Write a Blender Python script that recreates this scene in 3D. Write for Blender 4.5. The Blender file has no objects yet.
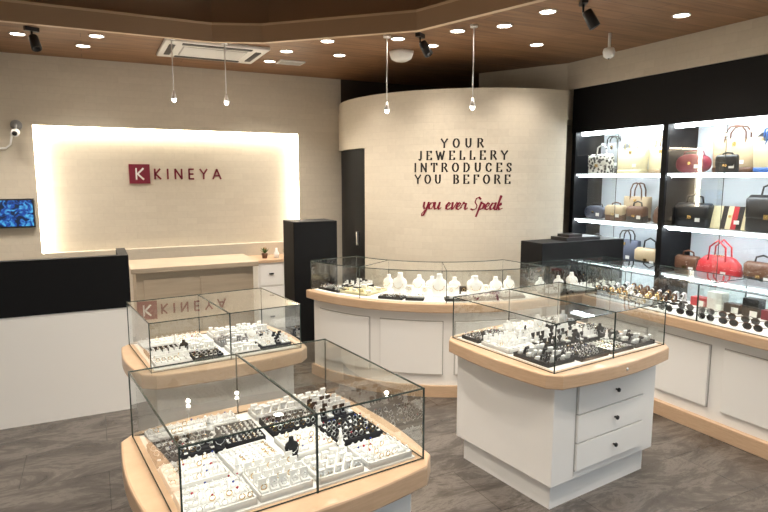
import bpy, bmesh, math, random
from mathutils import Vector, Matrix
random.seed(7)
D=bpy.data; SC=bpy.context.scene
rad=math.radians
CEIL=2.87
# ------------------------------------------------------------------ materials
def mat(name,col,rough=.5,metal=0,emis=None,es=0,spec=.5,coat=0):
    m=D.materials.new(name); m.use_nodes=True
    b=m.node_tree.nodes['Principled BSDF']
    b.inputs['Base Color'].default_value=(*col,1); b.inputs['Roughness'].default_value=rough
    b.inputs['Metallic'].default_value=metal; b.inputs['Specular IOR Level'].default_value=spec
    b.inputs['Coat Weight'].default_value=coat
    if emis: b.inputs['Emission Color'].default_value=(*emis,1); b.inputs['Emission Strength'].default_value=es
    return m
def N(m,t,**k):
    n=m.node_tree.nodes.new(t)
    for a,v in k.items():
        if a in n.inputs: n.inputs[a].default_value=v
        else: setattr(n,a,v)
    return n
def L(m,a,b): m.node_tree.links.new(a,b)
def ramp(m,stops):
    r=m.node_tree.nodes.new('ShaderNodeValToRGB'); e=r.color_ramp.elements
    while len(e)<len(stops): e.new(.5)
    for i,(p,c) in enumerate(stops): e[i].position=p; e[i].color=(*c,1)
    return r
def bsdf(m): return m.node_tree.nodes['Principled BSDF']
def wood(name,c1,c2,scale=(1,1,1),rough=.4,coat=0):
    m=mat(name,c1,rough,coat=coat)
    tc=N(m,'ShaderNodeTexCoord'); mp=N(m,'ShaderNodeMapping'); mp.inputs['Scale'].default_value=scale
    L(m,tc.outputs['Object'],mp.inputs[0]); n=N(m,'ShaderNodeTexNoise',Scale=4.0,Detail=6.0,Roughness=.6)
    L(m,mp.outputs[0],n.inputs['Vector']); r=ramp(m,[(.3,c1),(.7,c2)]); L(m,n.outputs['Fac'],r.inputs[0])
    L(m,r.outputs[0],bsdf(m).inputs['Base Color']); return m
def brickwall(name,axis,c1=(.62,.555,.455),c2=(.655,.59,.485),mortar=(.59,.525,.43)):
    m=mat(name,c1,.8)
    if axis=='UV':
        tc=N(m,'ShaderNodeTexCoord'); vec=tc.outputs['UV']
    else:
        g=N(m,'ShaderNodeNewGeometry'); s=N(m,'ShaderNodeSeparateXYZ'); L(m,g.outputs['Position'],s.inputs[0])
        c=N(m,'ShaderNodeCombineXYZ'); L(m,s.outputs[0 if axis=='X' else 1],c.inputs[0]); L(m,s.outputs[2],c.inputs[1]); vec=c.outputs[0]
    b=N(m,'ShaderNodeTexBrick'); L(m,vec,b.inputs['Vector'])
    b.inputs['Scale'].default_value=1; b.inputs['Brick Width'].default_value=.21; b.inputs['Row Height'].default_value=.07
    b.inputs['Mortar Size'].default_value=.003; b.inputs['Mortar Smooth'].default_value=1; b.inputs['Bias'].default_value=0
    b.inputs['Color1'].default_value=(*c1,1); b.inputs['Color2'].default_value=(*c2,1); b.inputs['Mortar'].default_value=(*mortar,1)
    n=N(m,'ShaderNodeTexNoise',Scale=25.0,Detail=5.0); L(m,vec,n.inputs['Vector'])
    mx=N(m,'ShaderNodeMixRGB',blend_type='MULTIPLY'); mx.inputs[0].default_value=.12
    L(m,b.outputs['Color'],mx.inputs[1]); L(m,n.outputs['Fac'],mx.inputs[2]); L(m,mx.outputs[0],bsdf(m).inputs['Base Color'])
    bp=N(m,'ShaderNodeBump'); bp.inputs['Strength'].default_value=.2; bp.inputs['Distance'].default_value=.004
    mm=N(m,'ShaderNodeMath',operation='SUBTRACT'); L(m,n.outputs['Fac'],mm.inputs[0]); L(m,b.outputs['Fac'],mm.inputs[1])
    L(m,mm.outputs[0],bp.inputs['Height']); L(m,bp.outputs[0],bsdf(m).inputs['Normal'])
    return m
M={}
M['white']=mat('white_laminate',(.86,.845,.815),.4)
M['seam_shade']=mat('seam_and_painted_shadow',(.45,.43,.40),.7)  # grey for drawer and grille joints, and for painted shadow lines around panels
M['wood']=wood('light_oak',(.54,.36,.225),(.64,.445,.29),(3,3,30),.35,.2)
M['woodtan']=wood('tan_oak',(.42,.34,.25),(.50,.41,.30),(1,1,8),.45)
M['black']=mat('black_panel',(.005,.005,.006),.55,spec=.2)
M['blackp']=mat('black_plastic',(.015,.015,.016),.35)
M['edge']=mat('glass_edge_dark',(.03,.045,.04),.2)
M['chrome']=mat('silver_metal',(.92,.92,.93),.3,.85)
M['gold']=mat('gold_metal',(.78,.55,.25),.25,1)
M['gem']=mat('gem_clear',(.95,.96,.98),.08,0,spec=1)
M['gemr']=mat('gem_red',(.4,.02,.04),.08); M['gemb']=mat('gem_blue',(.03,.07,.35),.08)
M['vwhite']=mat('velvet_white',(.88,.88,.87),.8); M['vblack']=mat('velvet_black',(.007,.007,.009),.9)
M['vgrey']=mat('velvet_grey',(.30,.29,.29),.9); M['cream']=mat('cream_leather',(.74,.66,.42),.5)
M['paper']=mat('paper_tag',(.9,.9,.88),.7)
M['red']=mat('red_leather',(.50,.02,.03),.4); M['dred']=mat('dark_red',(.18,.01,.03),.5)
M['brown']=mat('brown_leather',(.12,.05,.025),.5); M['bge']=mat('beige_leather',(.45,.34,.21),.5)
M['blue']=mat('blue_leather',(.03,.12,.40),.5); M['leather']=mat('black_leather',(.012,.012,.014),.38)
M['navy']=mat('navy_grey_leather',(.07,.08,.12),.5); M['greyf']=mat('grey_leather',(.25,.26,.28),.6)
M['signred']=mat('sign_red',(.18,.006,.025),.4); M['signwhite']=mat('sign_white',(.85,.83,.8),.5)
M['ink']=mat('lettering_black',(.018,.016,.015),.6)
M['led']=mat('led_warm',(1,1,1),.5,emis=(1,.91,.73),es=17)
M['ledc']=mat('led_cool',(1,1,1),.5,emis=(.90,.96,1),es=40)
M['shelfedge']=mat('shelf_edge_glow',(1,1,1),.3,emis=(.92,.97,1),es=3)  # no lamp: the bright shelf front is put in as emission
M['lamp']=mat('lamp_disc',(1,1,1),.5,emis=(1,.90,.74),es=30)
M['bulb']=mat('small_bulb',(1,1,1),.5,emis=(1,.90,.74),es=9)
M['ceilwhite']=mat('white_grille',(.72,.70,.66),.6)
M['trayceil']=mat('tan_ceiling_paint',(.36,.24,.15),.7)
M['trim']=mat('cream_trim',(.58,.44,.29),.5)
M['displayback']=mat('display_back',(.70,.75,.79),.25)
M['darkwall']=mat('dark_brown_paint',(.035,.022,.015),.7)
M['green']=mat('leaf_green',(.06,.14,.03),.6)
M['lens']=mat('sunglass_lens',(.01,.01,.012),.08)
M['tort']=mat('tortoise_frame',(.10,.035,.012),.25)
M['skinv']=mat('grey_wall_metal',(.3,.3,.3),.4)
m=mat('patterned_leather',(.5,.5,.5),.6); tc=N(m,'ShaderNodeTexCoord'); n=N(m,'ShaderNodeTexVoronoi',Scale=30.0)
r=ramp(m,[(.40,(.02,.02,.02)),(.48,(.7,.68,.62))]); L(m,tc.outputs['Object'],n.inputs['Vector']); L(m,n.outputs['Distance'],r.inputs[0]); L(m,r.outputs[0],bsdf(m).inputs['Base Color']); M['patt']=m
m=mat('tv_screen',(.01,.02,.05),.2); tc=N(m,'ShaderNodeTexCoord'); n=N(m,'ShaderNodeTexNoise',Scale=16.0,Detail=5.0,Distortion=1.2)
r=ramp(m,[(.42,(.0,.005,.02)),(.52,(.01,.08,.45)),(.66,(.1,.55,.9))]); L(m,tc.outputs['Object'],n.inputs['Vector']); L(m,n.outputs['Fac'],r.inputs[0])
L(m,r.outputs[0],bsdf(m).inputs['Emission Color']); bsdf(m).inputs['Emission Strength'].default_value=.9; M['tv']=m
# glass: transparent + facing-weighted gloss
m=D.materials.new('showcase_glass'); m.use_nodes=True; nt=m.node_tree; nt.nodes.clear()
o=nt.nodes.new('ShaderNodeOutputMaterial'); mx=nt.nodes.new('ShaderNodeMixShader'); t=nt.nodes.new('ShaderNodeBsdfTransparent'); t.inputs[0].default_value=(.95,.975,.965,1)
g=nt.nodes.new('ShaderNodeBsdfGlossy'); g.inputs['Roughness'].default_value=.0; g.inputs[0].default_value=(1,1,1,1)
lw=nt.nodes.new('ShaderNodeLayerWeight'); lw.inputs['Blend'].default_value=.5
pw=nt.nodes.new('ShaderNodeMath'); pw.operation='POWER'; pw.inputs[1].default_value=3.0
ma=nt.nodes.new('ShaderNodeMath'); ma.operation='MULTIPLY_ADD'; ma.inputs[1].default_value=.9; ma.inputs[2].default_value=.075
nt.links.new(lw.outputs['Facing'],pw.inputs[0]); nt.links.new(pw.outputs[0],ma.inputs[0]); nt.links.new(ma.outputs[0],mx.inputs[0])
nt.links.new(t.outputs[0],mx.inputs[1]); nt.links.new(g.outputs[0],mx.inputs[2]); nt.links.new(mx.outputs[0],o.inputs[0]); M['glass']=m
# floor
m=mat('floor_dark_stone_plank',(.1,.08,.07),.2); g=N(m,'ShaderNodeNewGeometry'); mp=N(m,'ShaderNodeMapping')
L(m,g.outputs['Position'],mp.inputs[0])
b=N(m,'ShaderNodeTexBrick'); L(m,mp.outputs[0],b.inputs['Vector']); b.inputs['Scale'].default_value=1; b.inputs['Brick Width'].default_value=.9; b.inputs['Row Height'].default_value=.45
b.inputs['Mortar Size'].default_value=.0025; b.inputs['Color1'].default_value=(.80,.80,.80,1); b.inputs['Color2'].default_value=(1,1,1,1); b.inputs['Mortar'].default_value=(.5,.5,.5,1)
mp2=N(m,'ShaderNodeMapping'); mp2.inputs['Scale'].default_value=(1.0,2.6,1); mp2.inputs['Rotation'].default_value=(0,0,.35); L(m,g.outputs['Position'],mp2.inputs[0])
n=N(m,'ShaderNodeTexNoise',Scale=1.9,Detail=12.0,Roughness=.78,Distortion=.7); L(m,mp2.outputs[0],n.inputs['Vector'])
r=ramp(m,[(.34,(.050,.042,.036)),(.48,(.092,.079,.069)),(.56,(.16,.14,.124)),(.60,(.10,.087,.077)),(.72,(.07,.06,.052))]); L(m,n.outputs['Fac'],r.inputs[0])
mx=N(m,'ShaderNodeMixRGB',blend_type='MULTIPLY'); mx.inputs[0].default_value=1; L(m,r.outputs[0],mx.inputs[1]); L(m,b.outputs['Color'],mx.inputs[2]); L(m,mx.outputs[0],bsdf(m).inputs['Base Color']); M['floor']=m
# ceiling planks
m=mat('ceiling_wood_planks',(.3,.18,.1),.5); g=N(m,'ShaderNodeNewGeometry'); mp=N(m,'ShaderNodeMapping'); L(m,g.outputs['Position'],mp.inputs[0])
b=N(m,'ShaderNodeTexBrick'); L(m,mp.outputs[0],b.inputs['Vector']); b.inputs['Scale'].default_value=1; b.inputs['Brick Width'].default_value=1.8; b.inputs['Row Height'].default_value=.15
b.inputs['Mortar Size'].default_value=.003; b.inputs['Color1'].default_value=(.75,.75,.75,1); b.inputs['Color2'].default_value=(1,1,1,1); b.inputs['Mortar'].default_value=(.4,.4,.4,1)
mp2=N(m,'ShaderNodeMapping'); mp2.inputs['Scale'].default_value=(1,9,1); L(m,g.outputs['Position'],mp2.inputs[0])
n=N(m,'ShaderNodeTexNoise',Scale=2.5,Detail=6.0); L(m,mp2.outputs[0],n.inputs['Vector']); r=ramp(m,[(.3,(.20,.098,.043)),(.7,(.33,.175,.085))]); L(m,n.outputs['Fac'],r.inputs[0])
mx=N(m,'ShaderNodeMixRGB',blend_type='MULTIPLY'); mx.inputs[0].default_value=1; L(m,r.outputs[0],mx.inputs[1]); L(m,b.outputs['Color'],mx.inputs[2]); L(m,mx.outputs[0],bsdf(m).inputs['Base Color']); M['ceil']=m
M['wallX']=brickwall('brick_paint_x','X'); M['wallY']=brickwall('brick_paint_y','Y'); M['wallUV']=brickwall('brick_paint_curved','UV')
# ------------------------------------------------------------------ mesh builder
class MB:
    def __init__(s): s.v=[];s.f=[];s.m=[];s.mats=[];s.sm=[];s.T=Matrix.Identity(4)
    def mi(s,k):
        if k not in s.mats: s.mats.append(k)
        return s.mats.index(k)
    def add(s,vs,fs,k,smooth=False,T=None):
        o=len(s.v); X=s.T if T is None else s.T@T
        s.v+=[X@Vector(p) for p in vs]; i=s.mi(k)
        for f in fs: s.f.append(tuple(o+a for a in f)); s.m.append(i); s.sm.append(smooth)
    def box(s,x0,x1,y0,y1,z0,z1,k,T=None):
        vs=[(x,y,z) for z in (z0,z1) for y in (y0,y1) for x in (x0,x1)]
        s.add(vs,[(0,2,3,1),(4,5,7,6),(0,1,5,4),(2,6,7,3),(0,4,6,2),(1,3,7,5)],k,False,T)
    def prism(s,poly,z0,z1,k,T=None):
        n=len(poly); vs=[(x,y,z0) for x,y in poly]+[(x,y,z1) for x,y in poly]
        s.add(vs,[tuple(range(n))[::-1],tuple(range(n,2*n))]+[(i,(i+1)%n,n+(i+1)%n,n+i) for i in range(n)],k,False,T)
    def arc(s,cx,cy,r0,r1,a0,a1,z0,z1,k,n=24,ends=True):
        vs=[];fs=[]
        for i in range(n+1):
            a=rad(a0+(a1-a0)*i/n); c,q=math.cos(a),math.sin(a)
            vs+=[(cx+r0*c,cy+r0*q,z0),(cx+r1*c,cy+r1*q,z0),(cx+r1*c,cy+r1*q,z1),(cx+r0*c,cy+r0*q,z1)]
        for i in range(n):
            o=4*i
            for j in range(4): fs.append((o+j,o+(j+1)%4,o+4+(j+1)%4,o+4+j))
        fs+=[(0,3,2,1),(4*n,4*n+1,4*n+2,4*n+3)]
        s.add(vs,fs,k)
    def loft(s,secs,k,n=18,e=2,smooth=True,T=None,cap=True):
        vs=[];fs=[]
        for q in secs:
            z,hx,hy=q[:3]; ox,oy=(q[3],q[4]) if len(q)>3 else (0,0)
            for i in range(n):
                a=2*math.pi*i/n; c,w=math.cos(a),math.sin(a)
                vs.append((ox+hx*math.copysign(abs(c)**(2/e),c),oy+hy*math.copysign(abs(w)**(2/e),w),z))
        for j in range(len(secs)-1):
            for i in range(n): fs.append((j*n+i,j*n+(i+1)%n,(j+1)*n+(i+1)%n,(j+1)*n+i))
        if cap: fs.append(tuple(range(n))[::-1]); fs.append(tuple(range((len(secs)-1)*n,len(secs)*n)))
        s.add(vs,fs,k,smooth,T)
    def tube(s,pts,r,k,n=6,T=None,closed=False):
        pts=[Vector(p) for p in pts]; m=len(pts); vs=[];fs=[]
        for i,p in enumerate(pts):
            a=pts[(i-1)%m] if (closed or i>0) else p; b=pts[(i+1)%m] if (closed or i<m-1) else p
            d=(b-a).normalized(); u=d.cross(Vector((.123,.231,.97)))
            if u.length<.1: u=d.cross(Vector((1,0,0)))
            u.normalize(); w=d.cross(u)
            for j in range(n):
                t=2*math.pi*j/n; vs.append(p+r*(math.cos(t)*u+math.sin(t)*w))
        for i in range(m if closed else m-1):
            for j in range(n): fs.append((i*n+j,i*n+(j+1)%n,((i+1)%m)*n+(j+1)%n,((i+1)%m)*n+j))
        if not closed: fs.append(tuple(range(n))[::-1]); fs.append(tuple(range((m-1)*n,m*n)))
        s.add(vs,fs,k,True,T)
    def ring(s,c,r,t,k,up=True,n=10,ang=0,T=None):
        pts=[]
        for i in range(n):
            a=2*math.pi*i/n
            if up: pts.append((c[0]+r*math.cos(a)*math.cos(ang),c[1]+r*math.cos(a)*math.sin(ang),c[2]+r*math.sin(a)))
            else: pts.append((c[0]+r*math.cos(a),c[1]+r*math.sin(a),c[2]))
        s.tube(pts,t,k,4,T,True)
    def gem(s,c,r,k,T=None):
        x,y,z=c
        s.add([(x+r,y,z),(x,y+r,z),(x-r,y,z),(x,y-r,z),(x,y,z+r*.8),(x,y,z-r)],[(0,1,4),(1,2,4),(2,3,4),(3,0,4),(1,0,5),(2,1,5),(3,2,5),(0,3,5)],k,False,T)
    def obj(s,name,parent=None,loc=(0,0,0),rz=0,bevel=0):
        me=D.meshes.new(name); me.from_pydata([tuple(v) for v in s.v],[],s.f)
        for k in s.mats: me.materials.append(M[k])
        me.polygons.foreach_set('material_index',s.m); me.polygons.foreach_set('use_smooth',s.sm); me.update()
        ob=D.objects.new(name,me); SC.collection.objects.link(ob); ob.location=loc; ob.rotation_euler=(0,0,rz)
        if parent: ob.parent=parent
        if bevel:
            b=ob.modifiers.new('bevel','BEVEL'); b.width=bevel; b.segments=2; b.limit_method='ANGLE'; b.angle_limit=rad(50)
        return ob
def empty(name,loc=(0,0,0),rz=0):
    e=D.objects.new(name,None); SC.collection.objects.link(e); e.location=loc; e.rotation_euler=(0,0,rz); e.empty_display_size=.1; return e
def TR(x,y,z=0,rz=0,rx=0,ry=0,sc=1): return Matrix.Translation((x,y,z))@Matrix.Rotation(rz,4,'Z')@Matrix.Rotation(ry,4,'Y')@Matrix.Rotation(rx,4,'X')@Matrix.Scale(sc,4)
CR=rad(6.5)
def cf(x,y): return (x*math.cos(CR)-y*math.sin(CR), x*math.sin(CR)+y*math.cos(CR))
# ------------------------------------------------------------------ room shell
b=MB(); b.box(-3,4.95,-2.5,6.9,-.1,0,'floor'); b.obj('floor')
hole=[(-2.4,5.27),(1.0,5.27),(1.40,5.10),(2.38,4.15),(2.70,3.10),(2.75,2.0),(2.75,-1.5),(-2.4,-1.5)]
bm=bmesh.new(); outer=[(-3,-2.5),(4.95,-2.5),(4.95,6.9),(-3,6.9)]
es=[]
for loop in (outer,hole):
    vv=[bm.verts.new((x,y,CEIL)) for x,y in loop]
    for i in range(len(vv)): es.append(bm.edges.new((vv[i],vv[(i+1)%len(vv)])))
bmesh.ops.triangle_fill(bm,use_beauty=True,edges=es,normal=(0,0,-1))
me=D.meshes.new('ceiling'); bm.to_mesh(me); bm.free(); me.materials.append(M['ceil']); ob=D.objects.new('ceiling',me); SC.collection.objects.link(ob)
def offs(poly,d):
    out=[];n=len(poly)
    for i in range(n):
        p0,p1,p2=Vector(poly[i-1]),Vector(poly[i]),Vector(poly[(i+1)%n])
        a=(p1-p0).normalized(); c=(p2-p1).normalized()
        n1=Vector((a.y,-a.x)); n2=Vector((c.y,-c.x)); h=(n1+n2).normalized(); k=d/max(.3,h.dot(n1)); out.append(tuple(p1+h*k))
    return out
def band(mb,p0,z0,p1,z1,k):
    n=len(p0); mb.add([(x,y,z0) for x,y in p0]+[(x,y,z1) for x,y in p1],[(i,(i+1)%n,n+(i+1)%n,n+i) for i in range(n)],k)
b=MB()
p1=offs(hole,.05)
band(b,hole,CEIL-.035,hole,CEIL,'trim'); band(b,hole,CEIL-.035,p1,CEIL-.035,'trim'); band(b,p1,CEIL-.035,p1,CEIL+.10,'trayceil')
p3=offs(hole,-.14); band(b,p1,CEIL+.10,p1,CEIL+.12,'trim'); band(b,p1,CEIL+.12,p3,CEIL+.12,'trim'); band(b,p3,CEIL+.12,p3,CEIL+.36,'trayceil')
b.add([(x,y,CEIL+.36) for x,y in p3],[tuple(range(len(p3)))],'trayceil')
b.obj('ceiling_tray')
YW=6.7; NX0,NX1,NZ0,NZ1=-.47,2.215,.95,2.21
b=MB()
for x0,x1,z0,z1 in [(-3,NX0,0,CEIL),(NX1,2.76,0,CEIL),(NX0,NX1,0,NZ0),(NX0,NX1,NZ1,CEIL)]: b.box(x0,x1,YW,YW+.2,z0,z1,'wallX')
b.box(NX0,NX1,YW+.10,YW+.2,NZ0,NZ1,'wallX'); wb=b.obj('wall_back')
b=MB(); t=.03
b.box(NX0+.002,NX0+t,YW+.015,YW+.07,NZ0,NZ1,'led'); b.box(NX1-t,NX1-.002,YW+.015,YW+.07,NZ0,NZ1,'led')
b.box(NX0+t,NX1-t,YW+.015,YW+.07,NZ1-t,NZ1-.002,'led'); b.obj('niche_led_strip',wb)
b=MB(); b.box(2.76,4.95,YW,YW+.2,0,CEIL,'darkwall'); b.obj('wall_back_store')
b=MB(); b.box(-3.1,-3,-2.5,6.9,0,CEIL,'wallY'); b.obj('wall_left')
b=MB(); b.box(4.95,5.05,-2.5,6.9,0,CEIL,'wallY'); b.obj('wall_right')
b=MB(); b.box(4.47,4.949,-2.4,4.72,2.60,CEIL-.001,'wallY')
b.prism([(4.47,4.72),(4.949,4.72),(4.949,5.75),(4.0,5.62)],2.30,CEIL-.001,'wallY'); b.obj('wall_bulkhead')
b=MB(); b.box(-3,4.95,-2.6,-2.5,2.5,CEIL,'wallX'); b.box(-3,-2.6,-2.6,-2.5,0,2.5,'wallX'); b.box(4.5,4.95,-2.6,-2.5,0,2.5,'wallX'); b.box(-2.6,4.5,-2.6,-2.5,0,.1,'black')
b.obj('wall_front')
b=MB()
for x in (-2.6,-.85,.9,2.7,4.45): b.box(x,x+.05,-2.58,-2.52,.1,2.5,'blackp')
b.box(-2.6,4.5,-2.58,-2.52,2.0,2.05,'blackp'); b.obj('window_1')
# curved wall
CX,CY,CRR=4.25,6.15,1.62
def arcwall(name,a0,a1,z0,z1,k,R=CRR,th=.1,n=90):
    bm=bmesh.new(); uv=bm.loops.layers.uv.new('UVMap')
    rows=[]
    for i in range(n+1):
        a=rad(a0+(a1-a0)*i/n); c,q=math.cos(a),math.sin(a)
        rows.append([bm.verts.new((CX+r*c,CY+r*q,z)) for r,z in ((R,z0),(R,z1),(R-th,z1),(R-th,z0))])
    for i in range(n):
        for j in range(4):
            f=bm.faces.new((rows[i][j],rows[i+1][j],rows[i+1][(j+1)%4],rows[i][(j+1)%4]))
            for l in f.loops:
                a=math.atan2(l.vert.co.y-CY,l.vert.co.x-CX)%(2*math.pi); l[uv].uv=(a*CRR,l.vert.co.z)
    bm.faces.new(rows[0][::-1]); bm.faces.new(rows[n])
    bmesh.ops.recalc_face_normals(bm,faces=bm.faces)
    me=D.meshes.new(name); bm.to_mesh(me); bm.free(); me.materials.append(M[k]); ob=D.objects.new(name,me); SC.collection.objects.link(ob); return ob
WT=2.56
w=arcwall('wall_curved',192,272,0,WT,'wallUV'); w2=arcwall('lintel',160.4,192,2.02,WT,'wallUV',n=36); w2.parent=w
arcwall('door_1',160.6,191.8,0,2.015,'black',R=CRR-.03,th=.04,n=16)
b=MB(); b.arc(CX,CY,CRR-.028,CRR-.01,185,185.6,.95,1.1,'chrome',n=2)
dh=b.obj('door_handle',D.objects['door_1'])
# ------------------------------------------------------------------ lettering
def ribbon(mb,pts,wf,mapf,k):
    pts=[Vector(p) for p in pts]
    for i in range(len(pts)-1):
        a,c=pts[i],pts[i+1]
        d=(c-a); L_=d.length
        if L_<1e-6: continue
        d/=L_; nn=Vector((-d.y,d.x)); w=wf(d)*.5
        q=[a+nn*w-d*w*.5,a-nn*w-d*w*.5,c-nn*w+d*w*.5,c+nn*w+d*w*.5]
        mb.add([mapf(p.x,p.y) for p in q],[(0,1,2,3)],k)
def ell(cx,cy,rx,ry,n=16): return [(cx+rx*math.cos(2*math.pi*i/n),cy+ry*math.sin(2*math.pi*i/n)) for i in range(n+1)]
ST=lambda x:[(x,0),(x,1)]
G={'Y':(.8,[[(0,1),(.4,.48)],[(.8,1),(.4,.48)],[(.4,.5),(.4,0)]],[(0.02,1),(.78,1),(.4,0)]),
'O':(.84,[ell(.42,.5,.36,.5)],[]),
'U':(.8,[[(.12,1),(.12,.3),(.25,.05),(.42,0),(.6,.08),(.68,.3),(.68,1)]],[(.12,1),(.68,1)]),
'R':(.8,[ST(.12),[(.12,1),(.45,1),(.62,.88),(.62,.65),(.45,.52),(.12,.52)],[(.4,.52),(.76,0)]],[(.12,1),(.12,0),(.76,0)]),
'J':(.5,[[(.35,1),(.35,.15),(.2,-.05),(.02,.05)]],[(.35,1)]),
'E':(.74,[ST(.12),[(.12,1),(.65,1),(.65,.83)],[(.12,.5),(.5,.5)],[(.12,0),(.68,0),(.68,.18)]],[(.1,1),(.1,0)]),
'W':(1.1,[[(0,1),(.28,0),(.52,.85),(.78,0),(1.05,1)]],[(0,1),(1.05,1)]),
'L':(.68,[ST(.12),[(.12,0),(.62,0),(.62,.22)]],[(.12,1),(.1,0)]),
'I':(.3,[ST(.15)],[(.15,1),(.15,0)]),
'N':(.86,[[(.1,0),(.1,1),(.75,0),(.75,1)]],[(.1,1),(.1,0),(.75,1)]),
'T':(.76,[ST(.38),[(.02,.80),(.02,1),(.74,1),(.74,.80)]],[(.38,0)]),
'D':(.82,[ST(.12),[(.12,1),(.4,1),(.65,.8),(.72,.5),(.65,.2),(.4,0),(.12,0)]],[(.1,1),(.1,0)]),
'C':(.76,[[(.68,.75),(.6,.93),(.4,1),(.18,.88),(.06,.5),(.18,.12),(.4,0),(.6,.07),(.7,.25)]],[]),
'S':(.64,[[(.55,.75),(.5,.95),(.3,1),(.1,.88),(.1,.68),(.5,.38),(.55,.15),(.35,0),(.12,.04),(.05,.25)]],[]),
'B':(.72,[ST(.12),[(.12,1),(.42,1),(.58,.88),(.58,.65),(.4,.53),(.12,.53)],[(.4,.53),(.62,.4),(.65,.15),(.45,0),(.12,0)]],[(.1,1),(.1,0)]),
'F':(.68,[ST(.12),[(.12,1),(.62,1),(.62,.8)],[(.12,.5),(.48,.5)]],[(.1,1),(.12,0)])}
def cmap(s,z,r=CRR+.004):
    a=rad(233)+s/CRR; return (CX+r*math.cos(a),CY+r*math.sin(a),z)
b=MB()
for txt,zb,wid in [('YOUR',1.997,.41),('JEWELLERY',1.880,.88),('INTRODUCES',1.762,.97),('YOU BEFORE',1.647,.95)]:
    h=.082; hw=.074
    nat=sum(G[c][0] if c!=' ' else .5 for c in txt)*hw; gap=(wid-nat)/(len(txt)-1); x=-wid/2
    for c in txt:
        if c==' ': x+=.5*hw+gap; continue
        w_,strokes,ser=G[c]
        for s_ in strokes: ribbon(b,s_,lambda d:.07+.17*abs(d.y),lambda px,py:cmap(x+px*hw,zb+py*h),'ink')
        for sx,sy in ser: ribbon(b,[(sx-.12,sy),(sx+.12,sy)],lambda d:.05,lambda px,py:cmap(x+px*hw,zb+py*h),'ink')
        x+=w_*hw+gap
b.obj('wall_lettering')
S_={'y':(.72,[[(0,1),(.03,.4),(.2,.05),(.42,.15),(.6,1)],[(.6,1),(.5,0),(.3,-.9),(.05,-1.0),(.02,-.7),(.4,-.1),(.85,.3)]]),
'o':(.72,[[(.5,.95),(.2,.9),(.02,.5),(.15,.05),(.42,.05),(.58,.5),(.5,.95),(.65,.75),(.85,.85)]]),
'u':(.85,[[(0,1),(.03,.3),(.2,0),(.42,.15),(.6,1),(.58,.2),(.72,0),(.95,.25)]]),
'e':(.66,[[(0,.3),(.38,.55),(.5,.85),(.3,1),(.06,.6),(.12,.1),(.38,0),(.72,.3)]]),
'v':(.66,[[(0,.9),(.1,1),(.2,0),(.35,.1),(.6,1),(.8,.85)]]),
'r':(.70,[[(-.1,.2),(.15,1.05),(.25,.85),(.48,.9),(.46,.2),(.6,0),(.82,.25)]]),
's':(.85,[[(-.1,.1),(.2,-.05),(.55,.15),(.55,.6),(.2,1.1),(.25,1.6),(.55,1.8),(.8,1.5)]]),
'p':(.72,[[(.15,1.1),(-.05,-1.0)],[(.08,.5),(.3,.95),(.58,.8),(.52,.2),(.2,.05),(.05,.2)]]),
'a':(.85,[[(.55,.9),(.2,.95),(0,.4),(.15,0),(.4,.15),(.6,1),(.58,.15),(.72,0),(.95,.25)]]),
'k':(.75,[[(0,0),(.3,1.9),(.15,2.0),(.05,0)],[(.08,.45),(.4,.95),(.45,.7),(.12,.5),(.4,0),(.75,.2)]])}
b=MB(); x=-.39; h=.068
for c in 'you ever speak':
    if c==' ': x+=.75*h; continue
    w_,strokes=S_[c]
    for s_ in strokes: ribbon(b,s_,lambda d:.12+.14*abs(d.y) if d.y<0 else .13,lambda px,py:cmap(x+(px+py*.22)*h*1.15,1.39+py*h),'signred')
    x+=w_*h*1.15
b.obj('wall_script_lettering')
e=empty('wall_logo_sign',(0.375,YW+.10,1.64))
b=MB(); b.box(0,.205,-.02,0,0,.205,'signred')
mf=lambda px,py:(px*.205,-.0215,py*.205)
ribbon(b,[(.34,.22),(.34,.78)],lambda d:.08,mf,'signwhite'); ribbon(b,[(.68,.78),(.40,.5),(.68,.22)],lambda d:.09,mf,'signwhite'); b.obj('logo_plate',e)
Gs={'K':(.62,[[(.05,0),(.05,1)],[(.55,1),(.1,.5),(.6,0)]]),'I':(.12,[[(.05,0),(.05,1)]]),'N':(.75,[[(.05,0),(.05,1),(.68,0),(.68,1)]]),
'E':(.55,[[(.5,1),(.05,1),(.05,0),(.5,0)],[(.05,.5),(.45,.5)]]),'Y':(.7,[[(0,1),(.35,.5),(.7,1)],[(.35,.5),(.35,0)]]),'A':(.8,[[(0,0),(.4,1),(.8,0)],[(.17,.33),(.63,.33)]])}
b=MB(); x=.250; h=.105; nat=sum(Gs[c][0] for c in 'KINEYA')*h; gap=(.70-nat)/5
for c in 'KINEYA':
    w_,st=Gs[c]
    for s_ in st: ribbon(b,s_,lambda d:.17,lambda px,py:(x+px*h,-.012,.05+py*h),'signred')
    x+=w_*h+gap
b.obj('logo_letters',e)
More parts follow.
